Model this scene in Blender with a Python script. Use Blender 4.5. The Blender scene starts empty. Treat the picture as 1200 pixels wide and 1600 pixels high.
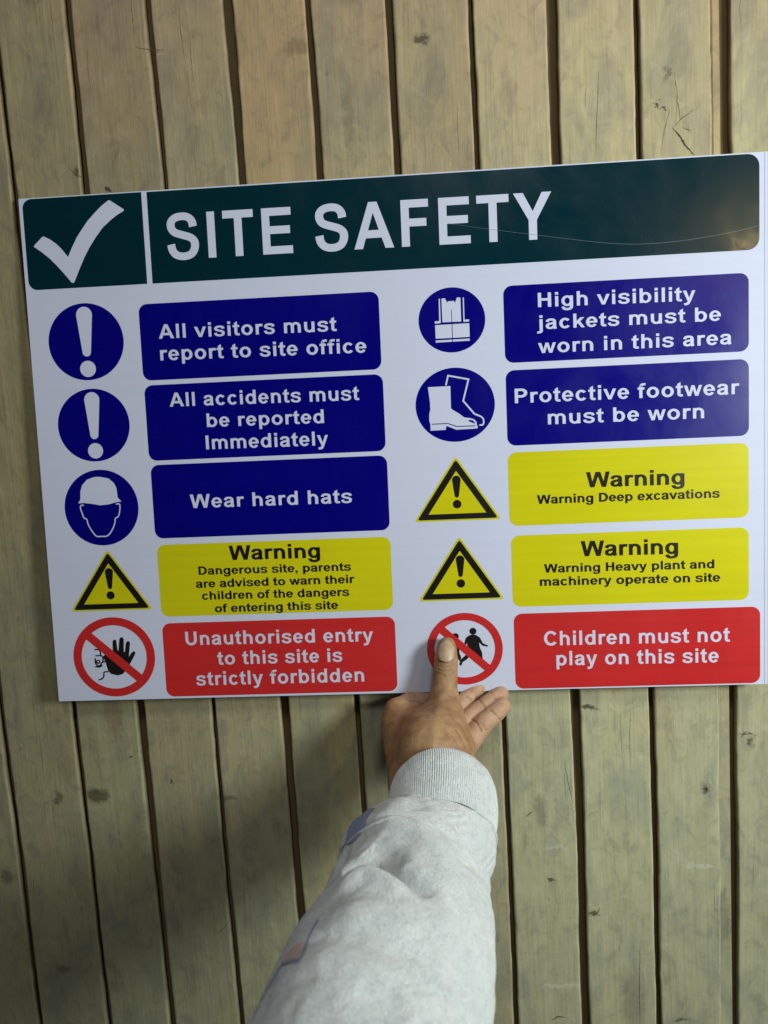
import bpy, bmesh, math, random
import numpy as np
from mathutils import Vector, Matrix, noise
from mathutils.geometry import tessellate_polygon

random.seed(7)
scene = bpy.context.scene
COL = scene.collection

# ------------------------------------------------------------------ camera
# world: x right along the wall, z up, y into the wall (plank faces at y = 0), metres
cam = bpy.data.cameras.new('camera')
cam_o = bpy.data.objects.new('camera', cam)
COL.objects.link(cam_o)
right, up, back = Vector((0.99674, 0.05045, -0.0629)), Vector((0.05668, 0.11651, 0.99157)), Vector((0.05735, -0.99191, 0.11327))
M = Matrix((right, up, back)).transposed().to_4x4()
M.translation = Vector((0.00901, -0.61645, 0.04099))
cam_o.matrix_world = M
cam.sensor_fit = 'VERTICAL'
cam.sensor_height = 36.0
cam.lens = 25.99
cam.clip_start = 0.02
cam.clip_end = 50
cam.dof.use_dof = True
cam.dof.focus_distance = 0.60
cam.dof.aperture_fstop = 8.5
scene.camera = cam_o

# ------------------------------------------------------------------ light
world = bpy.data.worlds.new('World')
scene.world = world
world.use_nodes = True
bg = world.node_tree.nodes['Background']
bg.inputs[0].default_value = (0.86, 0.94, 1.0, 1)
bg.inputs[1].default_value = 0.048
scene.view_settings.view_transform = 'Standard'
scene.view_settings.look = 'None'
scene.view_settings.exposure = 0.0
scene.view_settings.gamma = 1.0


def area(name, loc, target, size, watts, color):
    l = bpy.data.lights.new(name, 'AREA')
    l.shape = 'DISK'
    l.size = size
    l.energy = watts
    l.color = color
    o = bpy.data.objects.new(name, l)
    COL.objects.link(o)
    o.location = loc
    o.rotation_euler = (Vector(target) - Vector(loc)).to_track_quat('-Z', 'Y').to_euler()
    return o


area('room_lamp', (0.72, -0.68, 0.12), (0.1, 0, -0.05), 0.24, 7.8, (0.95, 1.0, 0.97))
area('warm_bulb', (1.32, -2.4, 0.83), (0.27, 0, 0.17), 0.08, 3.8, (1.0, 0.72, 0.30))
area('ceiling_lamp', (0.20, -1.20, 1.10), (0.05, 0, -0.25), 0.35, 6.4, (0.98, 0.98, 0.95))

# ------------------------------------------------------------------ helpers


def tag(o, label=None, cat=None, group=None, kind=None):
    if label: o['label'] = label
    if cat: o['category'] = cat
    if group: o['group'] = group
    if kind: o['kind'] = kind
    return o


def mesh_obj(name, verts, faces, mats, parent=None, smooth=False, loc=None):
    me = bpy.data.meshes.new(name)
    me.from_pydata([tuple(v) for v in verts], [], [tuple(f) for f in faces])
    for m in (mats if isinstance(mats, (list, tuple)) else [mats]):
        me.materials.append(m)
    if smooth:
        me.polygons.foreach_set('use_smooth', [True] * len(me.polygons))
    me.update()
    o = bpy.data.objects.new(name, me)
    COL.objects.link(o)
    if parent: o.parent = parent
    if loc: o.location = loc
    return o


def empty(name, loc=(0, 0, 0)):
    o = bpy.data.objects.new(name, None)
    o.location = loc
    o.empty_display_size = 0.05
    COL.objects.link(o)
    return o


class NT:
    """small node-tree writer"""
    def __init__(self, name):
        self.m = bpy.data.materials.new(name)
        self.m.use_nodes = True
        self.t = self.m.node_tree
        self.b = self.t.nodes['Principled BSDF']

    def n(self, kind, ins=None, **props):
        nd = self.t.nodes.new(kind)
        for k, v in props.items():
            setattr(nd, k, v)
        for k, v in (ins or {}).items():
            self.put(nd.inputs[k], v)
        return nd

    def put(self, sock, v):
        if isinstance(v, bpy.types.NodeSocket):
            self.t.links.new(v, sock)
        elif isinstance(v, bpy.types.Node):
            self.t.links.new(v.outputs[0], sock)
        else:
            sock.default_value = v

    def set(self, **kw):
        for k, v in kw.items():
            self.put(self.b.inputs[k.replace('_', ' ')], v)

    def mix(self, fac, a, b, mode='MIX'):
        nd = self.t.nodes.new('ShaderNodeMix')
        nd.data_type = 'RGBA'
        nd.blend_type = mode
        self.put(nd.inputs[0], fac); self.put(nd.inputs[6], a); self.put(nd.inputs[7], b)
        return nd.outputs[2]

    def math(self, op, a, b=0.0, c=0.0, clamp=False):
        nd = self.t.nodes.new('ShaderNodeMath')
        nd.operation = op; nd.use_clamp = clamp
        self.put(nd.inputs[0], a); self.put(nd.inputs[1], b); self.put(nd.inputs[2], c)
        return nd.outputs[0]

    def noise(self, vec, scale, detail=4.0, rough=0.55, dist=0.0):
        nd = self.n('ShaderNodeTexNoise', {'Vector': vec, 'Scale': scale, 'Detail': detail, 'Roughness': rough, 'Distortion': dist})
        return nd.outputs[0]

    def ramp(self, fac, stops):
        nd = self.t.nodes.new('ShaderNodeValToRGB')
        els = nd.color_ramp.elements
        while len(els) < len(stops): els.new(0.5)
        for e, (p, c) in zip(els, stops):
            e.position = p
            e.color = c if len(c) == 4 else (*c, 1)
        self.put(nd.inputs[0], fac)
        return nd.outputs[0]

    def mapr(self, v, a, b, c=0.0, d=1.0):
        nd = self.n('ShaderNodeMapRange', {0: v, 1: a, 2: b, 3: c, 4: d})
        return nd.outputs[0]

    def scale(self, vec, s, off=None):
        nd = self.n('ShaderNodeVectorMath', {0: vec, 1: s}, operation='MULTIPLY')
        if off is None: return nd.outputs[0]
        return self.n('ShaderNodeVectorMath', {0: nd.outputs[0], 1: off}, operation='ADD').outputs[0]

    def bump(self, h, strength, dist, normal=None):
        ins = {'Height': h, 'Strength': strength, 'Distance': dist}
        if normal: ins['Normal'] = normal
        return self.n('ShaderNodeBump', ins).outputs[0]


# ------------------------------------------------------------------ materials
def wood_material(name, tone=1.0):
    w = NT(name)
    tc = w.n('ShaderNodeTexCoord').outputs['Object']
    rnd = w.n('ShaderNodeObjectInfo').outputs['Random']
    off = w.n('ShaderNodeCombineXYZ', {'X': w.math('MULTIPLY', rnd, 7.3), 'Y': w.math('MULTIPLY', rnd, 3.1), 'Z': w.math('MULTIPLY', rnd, 11.7)}).outputs[0]
    # warped coordinates so the grain wanders
    warp = w.n('ShaderNodeTexNoise', {'Vector': w.scale(tc, (6, 6, 2.2), off), 'Scale': 1.0, 'Detail': 2.0}).outputs['Color']
    wv = w.scale(warp, (0.012, 0.012, 0.0))
    base = w.n('ShaderNodeVectorMath', {0: tc, 1: wv}, operation='ADD').outputs[0]
    fine = w.noise(w.scale(base, (420, 420, 14), off), 1.0, 5.0, 0.65)
    mid = w.noise(w.scale(base, (110, 110, 5.0), off), 1.0, 4.0, 0.6, 0.4)
    blot = w.noise(w.scale(base, (26, 26, 11), off), 1.0, 5.0, 0.62, 0.6)
    blot2 = w.noise(w.scale(base, (75, 75, 48), off), 1.0, 5.0, 0.68, 0.7)
    rnd2 = w.math('FRACT', w.math('MULTIPLY', rnd, 17.31))
    big = w.noise(w.scale(tc, (9, 9, 4), off), 1.0, 3.0, 0.5)
    cloth = w.noise(w.scale(base, (60, 60, 260), off), 1.0, 3.0, 0.6)
    t = tone
    col = w.ramp(mid, [(0.25, (0.385 * t, 0.350 * t, 0.200 * t)), (0.5, (0.425 * t, 0.390 * t, 0.228 * t)), (0.76, (0.465 * t, 0.430 * t, 0.265 * t))])
    col = w.mix(w.math('MULTIPLY', rnd2, 0.55), col, (0.38, 0.325, 0.185, 1))
    grey = (0.290 * t, 0.285 * t, 0.205 * t, 1)
    col = w.mix(w.mapr(blot, 0.46, 0.63, 0.0, 0.85), col, grey)
    col = w.mix(w.mapr(big, 0.35, 0.65, 0.0, 0.45), col, (0.43 * t, 0.355 * t, 0.21 * t, 1))
    col = w.mix(w.mapr(blot2, 0.50, 0.66, 0.0, 0.55), col, (0.245, 0.225, 0.165, 1))
    col = w.mix(w.mapr(blot2, 0.44, 0.28, 0.0, 0.35), col, (0.55, 0.50, 0.36, 1))
    # fine grain lines and crosswise scuffs
    col = w.mix(w.mapr(fine, 0.54, 0.76, 0.0, 0.34), col, (0.15, 0.12, 0.075, 1))
    col = w.mix(w.mapr(cloth, 0.60, 0.78, 0.0, 0.22), col, (0.48, 0.44, 0.34, 1))
    # dark grime streaks running with the grain
    gr = w.noise(w.scale(base, (70, 70, 9), off), 1.0, 6.0, 0.75, 0.3)
    g2 = w.noise(w.scale(tc, (13, 13, 9), off), 1.0, 2.0, 0.5)
    gm = w.math('MULTIPLY', w.mapr(gr, 0.56, 0.72), w.mapr(g2, 0.45, 0.62))
    col = w.mix(w.math('MULTIPLY', gm, 0.5), col, (0.10, 0.085, 0.06, 1))
    # small dark pits
    vo = w.n('ShaderNodeTexVoronoi', {'Vector': w.scale(tc, (1, 1, 0.55), off), 'Scale': 26.0})
    pit = w.mapr(w.math('ADD', vo.outputs['Distance'], w.math('MULTIPLY', fine, 0.05)), 0.055, 0.085, 1.0, 0.0)
    keep = w.mapr(w.noise(w.scale(tc, (7, 7, 7), off), 1.0), 0.54, 0.58)
    col = w.mix(w.math('MULTIPLY', w.math('MULTIPLY', pit, keep), 0.85), col, (0.04, 0.03, 0.018, 1))
    # knots, smears and scuffs that sit on these boards: x, z, half width, half height, strength, colour
    pos = w.n('ShaderNodeNewGeometry').outputs['Position']
    dn = w.n('ShaderNodeTexNoise', {'Vector': pos, 'Scale': 95.0, 'Detail': 5.0, 'Roughness': 0.75}).outputs['Color']
    pos2 = w.n('ShaderNodeVectorMath', {0: pos, 1: w.scale(w.n('ShaderNodeVectorMath', {0: dn, 1: (0.5, 0.5, 0.5)}, operation='SUBTRACT').outputs[0], (0.020, 0, 0.020))}, operation='ADD').outputs[0]
    K = (0.035, 0.024, 0.014, 1); G = (0.10, 0.095, 0.085, 1); L = (0.62, 0.60, 0.50, 1); R_ = (0.20, 0.10, 0.07, 1)
    marks = [((0.0257, 0.0000, 0.3392), .0065, .0045, .75, K), ((0.2126, 0.0000, 0.2982), .003, .006, .6, G), ((0.2049, 0.0000, 0.2764), .0022, .0022, .9, K), ((0.2097, 0.0000, 0.2727), .003, .0015, .8, K),
              ((-0.3016, 0.0000, -0.2708), .012, .008, .7, K), ((-0.2669, 0.0000, -0.2365), .0025, .002, .9, K), ((-0.2314, 0.0000, -0.2607), .0015, .0025, .8, K),
             ((-0.2774, 0.0000, -0.1981), .010, .022, .45, R_), ((0.1379, 0.0000, -0.2077), .009, .0035, .85, K), ((0.2354, 0.0000, -0.2846), .005, .006, .75, G), ((0.2354, 0.0000, -0.2846), .0022, .0022, .95, K),
             ((0.1006, 0.0000, -0.3647), .005, .0018, .8, K), ((0.1359, 0.0000, -0.3972), .005, .003, .8, K), ((0.2722, 0.0000, -0.2441), .003, .006, .7, K), ((0.2690, 0.0000, -0.2360), .010, .0009, .7, K),
             ((0.2274, 0.0000, -0.3542), .014, .0022, .35, L), ((0.1062, 0.0000, -0.3342), .013, .0018, .3, L), ((0.0936, 0.0000, -0.3011), .006, .018, .45, G), ((-0.0715, 0.0000, 0.3416), .011, .007, .35, K),
             ((-0.0349, 0.0000, 0.2835), .005, .03, .35, G), ((-0.3372, 0.0000, -0.2707), .004, .008, .5, K), ((-0.1825, 0.0000, -0.2781), .010, .003, .5, K), ((-0.3943, 0.0000, -0.3460), .006, .008, .5, K),
             ((-0.3507, 0.0000, -0.4395), .010, .006, .4, K), ((0.1071, 0.0000, -0.4656), .022, .0022, .3, L), ((0.2107, 0.0000, -0.5002), .008, .0015, .7, K), ((-0.2352, 0.0000, 0.2465), .0025, .004, .9, K),
             ((-0.2590, 0.0000, 0.2634), .004, .003, .6, K), ((-0.1855, 0.0000, -0.2792), .004, .03, .3, G), ((0.2481, 0.0000, -0.4075), .008, .03, .4, G), ((0.1690, 0.0000, -0.4794), .012, .035, .45, G)]
    for (x, y, z), hw, hh, st, c in marks:
        d = w.n('ShaderNodeVectorMath', {0: w.n('ShaderNodeVectorMath', {0: pos2, 1: (x, 0, z)}, operation='SUBTRACT').outputs[0], 1: (1 / hw, 0, 1 / hh)}, operation='MULTIPLY').outputs[0]
        ln = w.n('ShaderNodeVectorMath', {0: d}, operation='LENGTH').outputs['Value']
        col = w.mix(w.mapr(ln, 0.55, 1.15, st, 0.0), col, c)
    edge = w.n('ShaderNodeAttribute', attribute_name='lit_worn_edge').outputs['Fac']  # worn arris, also painted paler for the light it catches
    en = w.noise(w.scale(tc, (60, 60, 24), off), 1.0, 4.0, 0.6)
    col = w.mix(w.math('MULTIPLY', edge, w.mapr(en, 0.45, 0.60, 0.05, 0.8)), col, (0.54, 0.47, 0.29, 1))
    col = w.mix(w.math('MULTIPLY', w.n('ShaderNodeAttribute', attribute_name='gap_side').outputs['Fac'], 0.8), col, (0.16, 0.105, 0.045, 1))
    # light tint painted in: greener towards the foot of the wall, browner higher up
    sz = w.n('ShaderNodeSeparateXYZ', {0: pos}).outputs['Z']
    szn = w.math('ADD', sz, w.math('MULTIPLY', w.math('SUBTRACT', big, 0.5), 0.35))
    col = w.mix(w.mapr(szn, -0.05, -0.30), col, w.mix(1.0, col, (0.99, 1.10, 1.19, 1), 'MULTIPLY'))
    col = w.mix(w.mapr(szn, 0.15, 0.36), col, w.mix(1.0, col, (1.02, 0.925, 0.97, 1), 'MULTIPLY'))
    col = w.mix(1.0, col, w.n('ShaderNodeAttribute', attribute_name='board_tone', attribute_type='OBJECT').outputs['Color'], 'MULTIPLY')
    h = w.math('ADD', w.math('MULTIPLY', fine, 0.5), w.math('MULTIPLY', mid, 0.9))
    h = w.math('SUBTRACT', h, w.math('MULTIPLY', pit, 0.3))
    w.set(Base_Color=col, Roughness=w.mapr(blot, 0.3, 0.7, 0.55, 0.75), Normal=w.bump(w.math('ADD', h, w.math('MULTIPLY', blot2, 0.8)), 0.7, 0.0009))
    w.b.inputs['Specular IOR Level'].default_value = 0.25
    return w.m


def ink_material(name, rgb, rough=0.24, spec=0.5, var=0.06):
    w = NT(name)
    tc = w.n('ShaderNodeTexCoord').outputs['Object']
    sm = w.noise(w.scale(tc, (9, 9, 9)), 1.0, 4.0, 0.6)
    band = w.noise(w.scale(tc, (1.2, 1, 190)), 1.0, 2.0, 0.5)       # faint print-head banding
    k = w.math('ADD', w.mapr(sm, 0.3, 0.7, 1 - var, 1 + var * 0.5), w.mapr(band, 0.3, 0.7, -var * 0.6, var * 0.6))
    col = w.n('ShaderNodeVectorMath', {0: (rgb[0], rgb[1], rgb[2]), 'Scale': k}, operation='SCALE').outputs[0]
    smear = w.noise(w.scale(tc, (22, 22, 14)), 1.0, 6.0, 0.65, 0.8)
    ro = w.mapr(smear, 0.35, 0.7, rough - 0.04, rough + 0.12)
    gr = w.noise(w.scale(tc, (1, 1, 1)), 900.0, 2.0, 0.5)
    wav = w.noise(tc, 16.0, 2.0, 0.5)
    nb = w.bump(wav, 0.35, 0.0006)
    w.set(Base_Color=col, Roughness=ro, Normal=w.bump(gr, 0.12, 0.00012, nb))
    w.b.inputs['Specular IOR Level'].default_value = spec
    return w.m


MW = wood_material('weathered_board')

dark = NT('dark_backing'); dark.set(Base_Color=(0.13, 0.088, 0.038, 1), Roughness=0.9)
M_BACK = dark.m
M_WHITE = ink_material('laminated_white', (0.60, 0.645, 0.81), 0.55, 0.04, 0.02)
M_GREEN = ink_material('green_print', (0.0003, 0.022, 0.033), 0.20, 0.19)
M_BLUE = ink_material('blue_print', (0.001, 0.0006, 0.185), 0.24, 0.17)
M_RED = ink_material('red_print', (0.55, 0.024, 0.024), 0.28, 0.30)
M_YEL = ink_material('yellow_print', (0.60, 0.575, 0.007), 0.30, 0.12)
M_BLACK = ink_material('black_print', (0.010, 0.008, 0.008), 0.28, 0.35)
core = NT('foam_board_edge'); core.set(Base_Color=(0.60, 0.64, 0.74, 1), Roughness=0.7)
M_EDGE = core.m
backm = NT('board_back'); backm.set(Base_Color=(0.5, 0.5, 0.5, 1), Roughness=0.7)
seam = NT('trim_groove'); seam.set(Base_Color=(0.30, 0.34, 0.44, 1), Roughness=0.6)
scr = NT('scratch_mark'); scr.set(Base_Color=(0.085, 0.13, 0.135, 1), Roughness=0.5)

# ------------------------------------------------------------------ wooden wall
wall = tag(empty('wooden_wall'), 'weathered greyish brown wall of upright planks with dark gaps behind the safety sign', 'wall')
SEAMS = [(-0.571, 3), (-0.508, 5), (-0.444, 4), (-0.3800, 5.5), (-0.3137, 3.8), (-0.2531, 6.2), (-0.1881, 3.6), (-0.1244, 7.4), (-0.0610, 4.4), (0.0019, 6.8), (0.0649, 4.6),
         (0.1270, 7.4), (0.1911, 4.8), (0.2581, 6.6), (0.3230, 4), (0.3880, 5), (0.4520, 4)]
Z0, Z1 = -0.68, 0.60
THICK = 0.007


PLANKS = []


def plank(xa, xb, idx):
    rng = random.Random(idx * 31 + 5)
    cx = (xa + xb) / 2
    nz = 161
    prof = []          # (side, inset, depth): rounded front arris
    R = 0.0018
    steps = [(0, THICK), (0, R * 1.0), (R * 0.25, R * 0.33), (R * 0.85, 0.00006), (R * 1.25, 0.0), (R * 1.7, 0.0)]
    verts, faces = [], []
    bow = rng.uniform(-0.0006, 0.0006); dy = rng.uniform(-0.0008, 0.0008)
    PLANKS.append((xa, xb, dy, bow))
    for k in range(nz):
        z = Z0 + (Z1 - Z0) * k / (nz - 1)
        wl = 0.0004 * noise.noise(Vector((idx * 3.7, 11.3, z * 120))) + 0.0014 * noise.noise(Vector((idx * 3.7, 1.3, z * 7))) + 0.0005 * noise.noise(Vector((idx * 3.7, 9.3, z * 38)))
        wr = 0.0004 * noise.noise(Vector((idx * 3.7, 15.3, z * 120))) + 0.0014 * noise.noise(Vector((idx * 3.7, 5.3, z * 7))) + 0.0005 * noise.noise(Vector((idx * 3.7, 7.3, z * 38)))
        kl = 1.0 + 0.7 * noise.noise(Vector((idx, 2.1, z * 16)))
        kr = 1.0 + 0.7 * noise.noise(Vector((idx, 8.1, z * 16)))
        row = []
        for ins, d in steps:
            row.append((xa - cx + wl + ins * kl, (d * kl if d < THICK else d) + dy + bow * math.sin(z * 4), z))
        for ins, d in reversed(steps):
            row.append((xb - cx + wr - ins * kr, (d * kr if d < THICK else d) + dy + bow * math.sin(z * 4), z))
        verts += row
    n = 2 * len(steps)
    for k in range(nz - 1):
        for j in range(n - 1):
            a = k * n + j
            faces.append((a, a + 1, a + n + 1, a + n))
        faces.append((k * n + n - 1, k * n, k * n + n, k * n + 2 * n - 1))
    faces.append(tuple(range(n))[::-1]); faces.append(tuple(range((nz - 1) * n, nz * n)))
    o = mesh_obj('plank', verts, faces, MW, wall, smooth=True, loc=(cx, 0, 0))
    ed = [0.0, 0.35, 1.0, 0.6, 0.1, 0.0, 0.0, 0.1, 0.6, 1.0, 0.35, 0.0]; gp = [1.0, 0.5, 0, 0, 0, 0, 0, 0, 0, 0, 0.5, 1.0]
    for nm, arr in (('lit_worn_edge', ed), ('gap_side', gp)):
        o.data.attributes.new(nm, 'FLOAT', 'POINT').data.foreach_set('value', arr * nz)
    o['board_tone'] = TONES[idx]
    return o


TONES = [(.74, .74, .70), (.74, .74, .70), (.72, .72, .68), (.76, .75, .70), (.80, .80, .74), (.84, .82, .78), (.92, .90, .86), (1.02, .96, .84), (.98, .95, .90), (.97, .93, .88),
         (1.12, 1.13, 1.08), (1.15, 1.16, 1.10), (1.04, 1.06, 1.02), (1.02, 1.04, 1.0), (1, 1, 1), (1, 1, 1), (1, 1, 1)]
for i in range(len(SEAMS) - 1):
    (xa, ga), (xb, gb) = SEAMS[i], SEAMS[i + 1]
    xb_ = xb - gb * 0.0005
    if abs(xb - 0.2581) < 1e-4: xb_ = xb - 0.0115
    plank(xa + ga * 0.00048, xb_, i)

# the narrow batten wedged beside the last wide gap, upper part of the wall
bv = []
bw = 0.0070
for z in np.linspace(0.02, Z1, 30):
    wv = 0.0004 * noise.noise(Vector((3, 4, z * 12)))
    bv += [(-bw / 2 + wv, 0.012, z), (-bw / 2 + wv, 0.0012, z), (-bw / 2 + 0.001 + wv, 0.0004, z), (bw / 2 - 0.002 + wv, 0.0006, z), (bw / 2 + wv, 0.003, z), (bw / 2 + wv, 0.012, z)]
bf = []
for k in range(29):
    for j in range(6):
        a = k * 6 + j; b = k * 6 + (j + 1) % 6
        bf.append((a, b, b + 6, a + 6))
mesh_obj('batten', bv, bf, MW, wall, loc=(0.2505, 0, 0))['board_tone'] = (1.05, 1.0, .85)
# below it the neighbouring board runs full width again
bv = [(-0.0052, 0.0004, Z0), (0.0052, 0.0004, Z0), (0.0052, 0.0004, 0.019), (-0.0052, 0.0004, 0.019), (-0.0052, 0.014, Z0), (0.0052, 0.014, Z0), (0.0052, 0.014, 0.019), (-0.0052, 0.014, 0.019)]
mesh_obj('batten', bv, [(0, 1, 2, 3), (4, 7, 6, 5), (0, 4, 5, 1), (3, 2, 6, 7), (0, 3, 7, 4), (1, 5, 6, 2)], MW, wall, loc=(0.2500, 0, 0))['board_tone'] = (1.0, 1.0, .97)
b = 0.62
mesh_obj('backing_board', [(-b, THICK + .001, Z0), (b, THICK + .001, Z0), (b, THICK + .001, Z1), (-b, THICK + .001, Z1), (-b, THICK + .02, Z0), (b, THICK + .02, Z0), (b, THICK + .02, Z1), (-b, THICK + .02, Z1)],
         [(0, 1, 2, 3), (4, 7, 6, 5), (0, 4, 5, 1), (3, 2, 6, 7), (0, 3, 7, 4), (1, 5, 6, 2)], M_BACK, wall)

crk = NT('crack_shade'); crk.set(Base_Color=(0.07, 0.05, 0.03, 1), Roughness=0.9)


def crack(pts, width, name='crack'):
    """thin ragged split or root trace lying on one board"""
    xa, xb, dy, bow = next((p for p in PLANKS if p[0] <= pts[0][0] < p[1]), PLANKS[0])
    Q = []
    for (x0, _, z0), (x1, _, z1) in zip(pts[:-1], pts[1:]):
        n = max(3, int(math.hypot(x1 - x0, z1 - z0) / 0.0012))
        for i in range(n): Q.append((x0 + (x1 - x0) * i / n, z0 + (z1 - z0) * i / n))
    Q.append((pts[-1][0], pts[-1][2]))
    vs, fs = [], []
    for i, (x, z) in enumerate(Q):
        a = Q[max(i - 1, 0)]; b = Q[min(i + 1, len(Q) - 1)]
        dx, dz = b[0] - a[0], b[1] - a[1]; l = math.hypot(dx, dz) or 1
        j = 0.0004 * noise.noise(Vector((x * 500, z * 500, 3)))
        wd = width * (0.25 + 0.75 * math.sin(math.pi * (i + .5) / len(Q))) * (0.7 + 0.9 * abs(noise.noise(Vector((x * 900, z * 900, 1)))))
        y = dy + bow * math.sin(z * 4) - 0.00008
        x += -dz / l * j; z += dx / l * j
        vs += [(x - dz / l * wd / 2, y, z + dx / l * wd / 2), (x + dz / l * wd / 2, y, z - dx / l * wd / 2)]
    for i in range(len(Q) - 1): fs.append((2 * i, 2 * i + 1, 2 * i + 3, 2 * i + 2))
    return mesh_obj(name, vs, fs, crk.m, wall)


crack([(0.2163, 0.0000, 0.2575), (0.2220, 0.0000, 0.2508), (0.2258, 0.0000, 0.2439), (0.2325, 0.0000, 0.2362)], .0016)
crack([(0.2163, 0.0000, 0.2575), (0.2232, 0.0000, 0.2640), (0.2330, 0.0000, 0.2698)], .0006)
crack([(0.2222, 0.0000, 0.2631), (0.2214, 0.0000, 0.2717), (0.2191, 0.0000, 0.2813)], .0005)
crack([(0.2188, 0.0000, 0.2625), (0.2206, 0.0000, 0.2812), (0.2180, 0.0000, 0.2992)], .0004)
crack([(0.2071, 0.0000, 0.2387), (0.2099, 0.0000, 0.2561), (0.2146, 0.0000, 0.2713)], .0004)
crack([(0.2241, 0.0000, 0.2573), (0.2299, 0.0000, 0.2545)], .0006)
crack([(0.1573, 0.0000, 0.2422), (0.1586, 0.0000, 0.2675), (0.1616, 0.0000, 0.3049)], .0004)
crack([(-0.2007, 0.0000, 0.3529), (-0.1865, 0.0000, 0.3497), (-0.1752, 0.0000, 0.3487)], .0005)
crack([(-0.2650, 0.0000, 0.2668), (-0.2604, 0.0000, 0.2605), (-0.2552, 0.0000, 0.2591)], .0005)
crack([(0.2616, 0.0000, -0.2357), (0.2680, 0.0000, -0.2365), (0.2743, 0.0000, -0.2362)], .0009)
crack([(0.1341, 0.0000, -0.3996), (0.1398, 0.0000, -0.3961), (0.1416, 0.0000, -0.3913)], .0009)
crack([(0.1758, 0.0000, -0.4300), (0.1743, 0.0000, -0.4670), (0.1740, 0.0000, -0.5046)], .0005)
crack([(0.1728, 0.0000, -0.2115), (0.1715, 0.0000, -0.2400), (0.1716, 0.0000, -0.2602)], .0004)
crack([(0.1156, 0.0000, -0.2551), (0.1182, 0.0000, -0.2756), (0.1220, 0.0000, -0.2939)], .0005)
crack([(0.0807, 0.0000, -0.3042), (0.0864, 0.0000, -0.2997)], .0010)
crack([(-0.2059, 0.0000, -0.4092), (-0.1964, 0.0000, -0.4019), (-0.1911, 0.0000, -0.3958)], .0005)
crack([(0.0957, 0.0000, -0.4993), (0.1015, 0.0000, -0.4956), (0.1089, 0.0000, -0.4970)], .0012)
rc = random.Random(11)
for k in range(46):
    p = rc.choice(PLANKS[2:-2]); x = rc.uniform(p[0] + .006, p[1] - .006); z = rc.uniform(-.5, .38); L = rc.uniform(.006, .045)
    crack([(x, 0, z), (x + rc.uniform(-.0012, .0012), 0, z + L / 2), (x + rc.uniform(-.001, .001), 0, z + L)], rc.uniform(.0002, .0004))

# ------------------------------------------------------------------ lettering: bold grotesque glyphs drawn here
def rect(x0, y0, x1, y1): return [[(x0, y0), (x1, y0), (x1, y1), (x0, y1)]]


def arcp(cx, cy, rx, ry, a0, a1, n=20):
    return [(cx + rx * math.cos(math.radians(a0 + (a1 - a0) * i / n)), cy + ry * math.sin(math.radians(a0 + (a1 - a0) * i / n))) for i in range(n + 1)]


def band(cx, cy, rx, ry, ix, iy, a0=0, a1=360, n=28):
    if a1 - a0 == 360:
        return [arcp(cx, cy, rx, ry, 0, 360, n)[:-1], arcp(cx, cy, ix, iy, 0, 360, n)[:-1]]
    return [arcp(cx, cy, rx, ry, a0, a1, n) + arcp(cx, cy, ix, iy, a0, a1, n)[::-1]]


def catmull(P, n=7):
    out = []
    for i in range(len(P) - 1):
        p0 = P[max(i - 1, 0)]; p1 = P[i]; p2 = P[i + 1]; p3 = P[min(i + 2, len(P) - 1)]
        for k in range(n):
            t = k / n
            out.append(tuple(0.5 * ((2 * p1[d]) + (-p0[d] + p2[d]) * t + (2 * p0[d] - 5 * p1[d] + 4 * p2[d] - p3[d]) * t * t + (-p0[d] + 3 * p1[d] - 3 * p2[d] + p3[d]) * t ** 3) for d in (0, 1)))
    out.append(P[-1])
    return out


def pen(P, wv=137, wh=108, n=7, smooth=True):
    """stroke of a skeleton; wv = width of upright strokes, wh = width of level ones"""
    Q = catmull(P, n) if smooth else list(P)
    L, Rr = [], []
    for i, p in enumerate(Q):
        a = Q[max(i - 1, 0)]; b = Q[min(i + 1, len(Q) - 1)]
        dx, dy = b[0] - a[0], b[1] - a[1]
        l = math.hypot(dx, dy) or 1
        nx, ny = -dy / l, dx / l
        k = 1.0
        if not smooth and 0 < i < len(Q) - 1:      # mitre
            d1 = (p[0] - a[0], p[1] - a[1]); d2 = (b[0] - p[0], b[1] - p[1])
            l1 = math.hypot(*d1); l2 = math.hypot(*d2)
            m = (-d1[1] / l1 - d2[1] / l2, d1[0] / l1 + d2[0] / l2); lm = math.hypot(*m) or 1
            nx, ny = m[0] / lm, m[1] / lm
            k = 1 / max(0.5, abs(nx * -d1[1] / l1 + ny * d1[0] / l1))
        L.append((p[0] + nx * wv / 2 * k, p[1] + ny * wh / 2 * k)); Rr.append((p[0] - nx * wv / 2 * k, p[1] - ny * wh / 2 * k))
    return ['strip', L, Rr]


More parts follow.
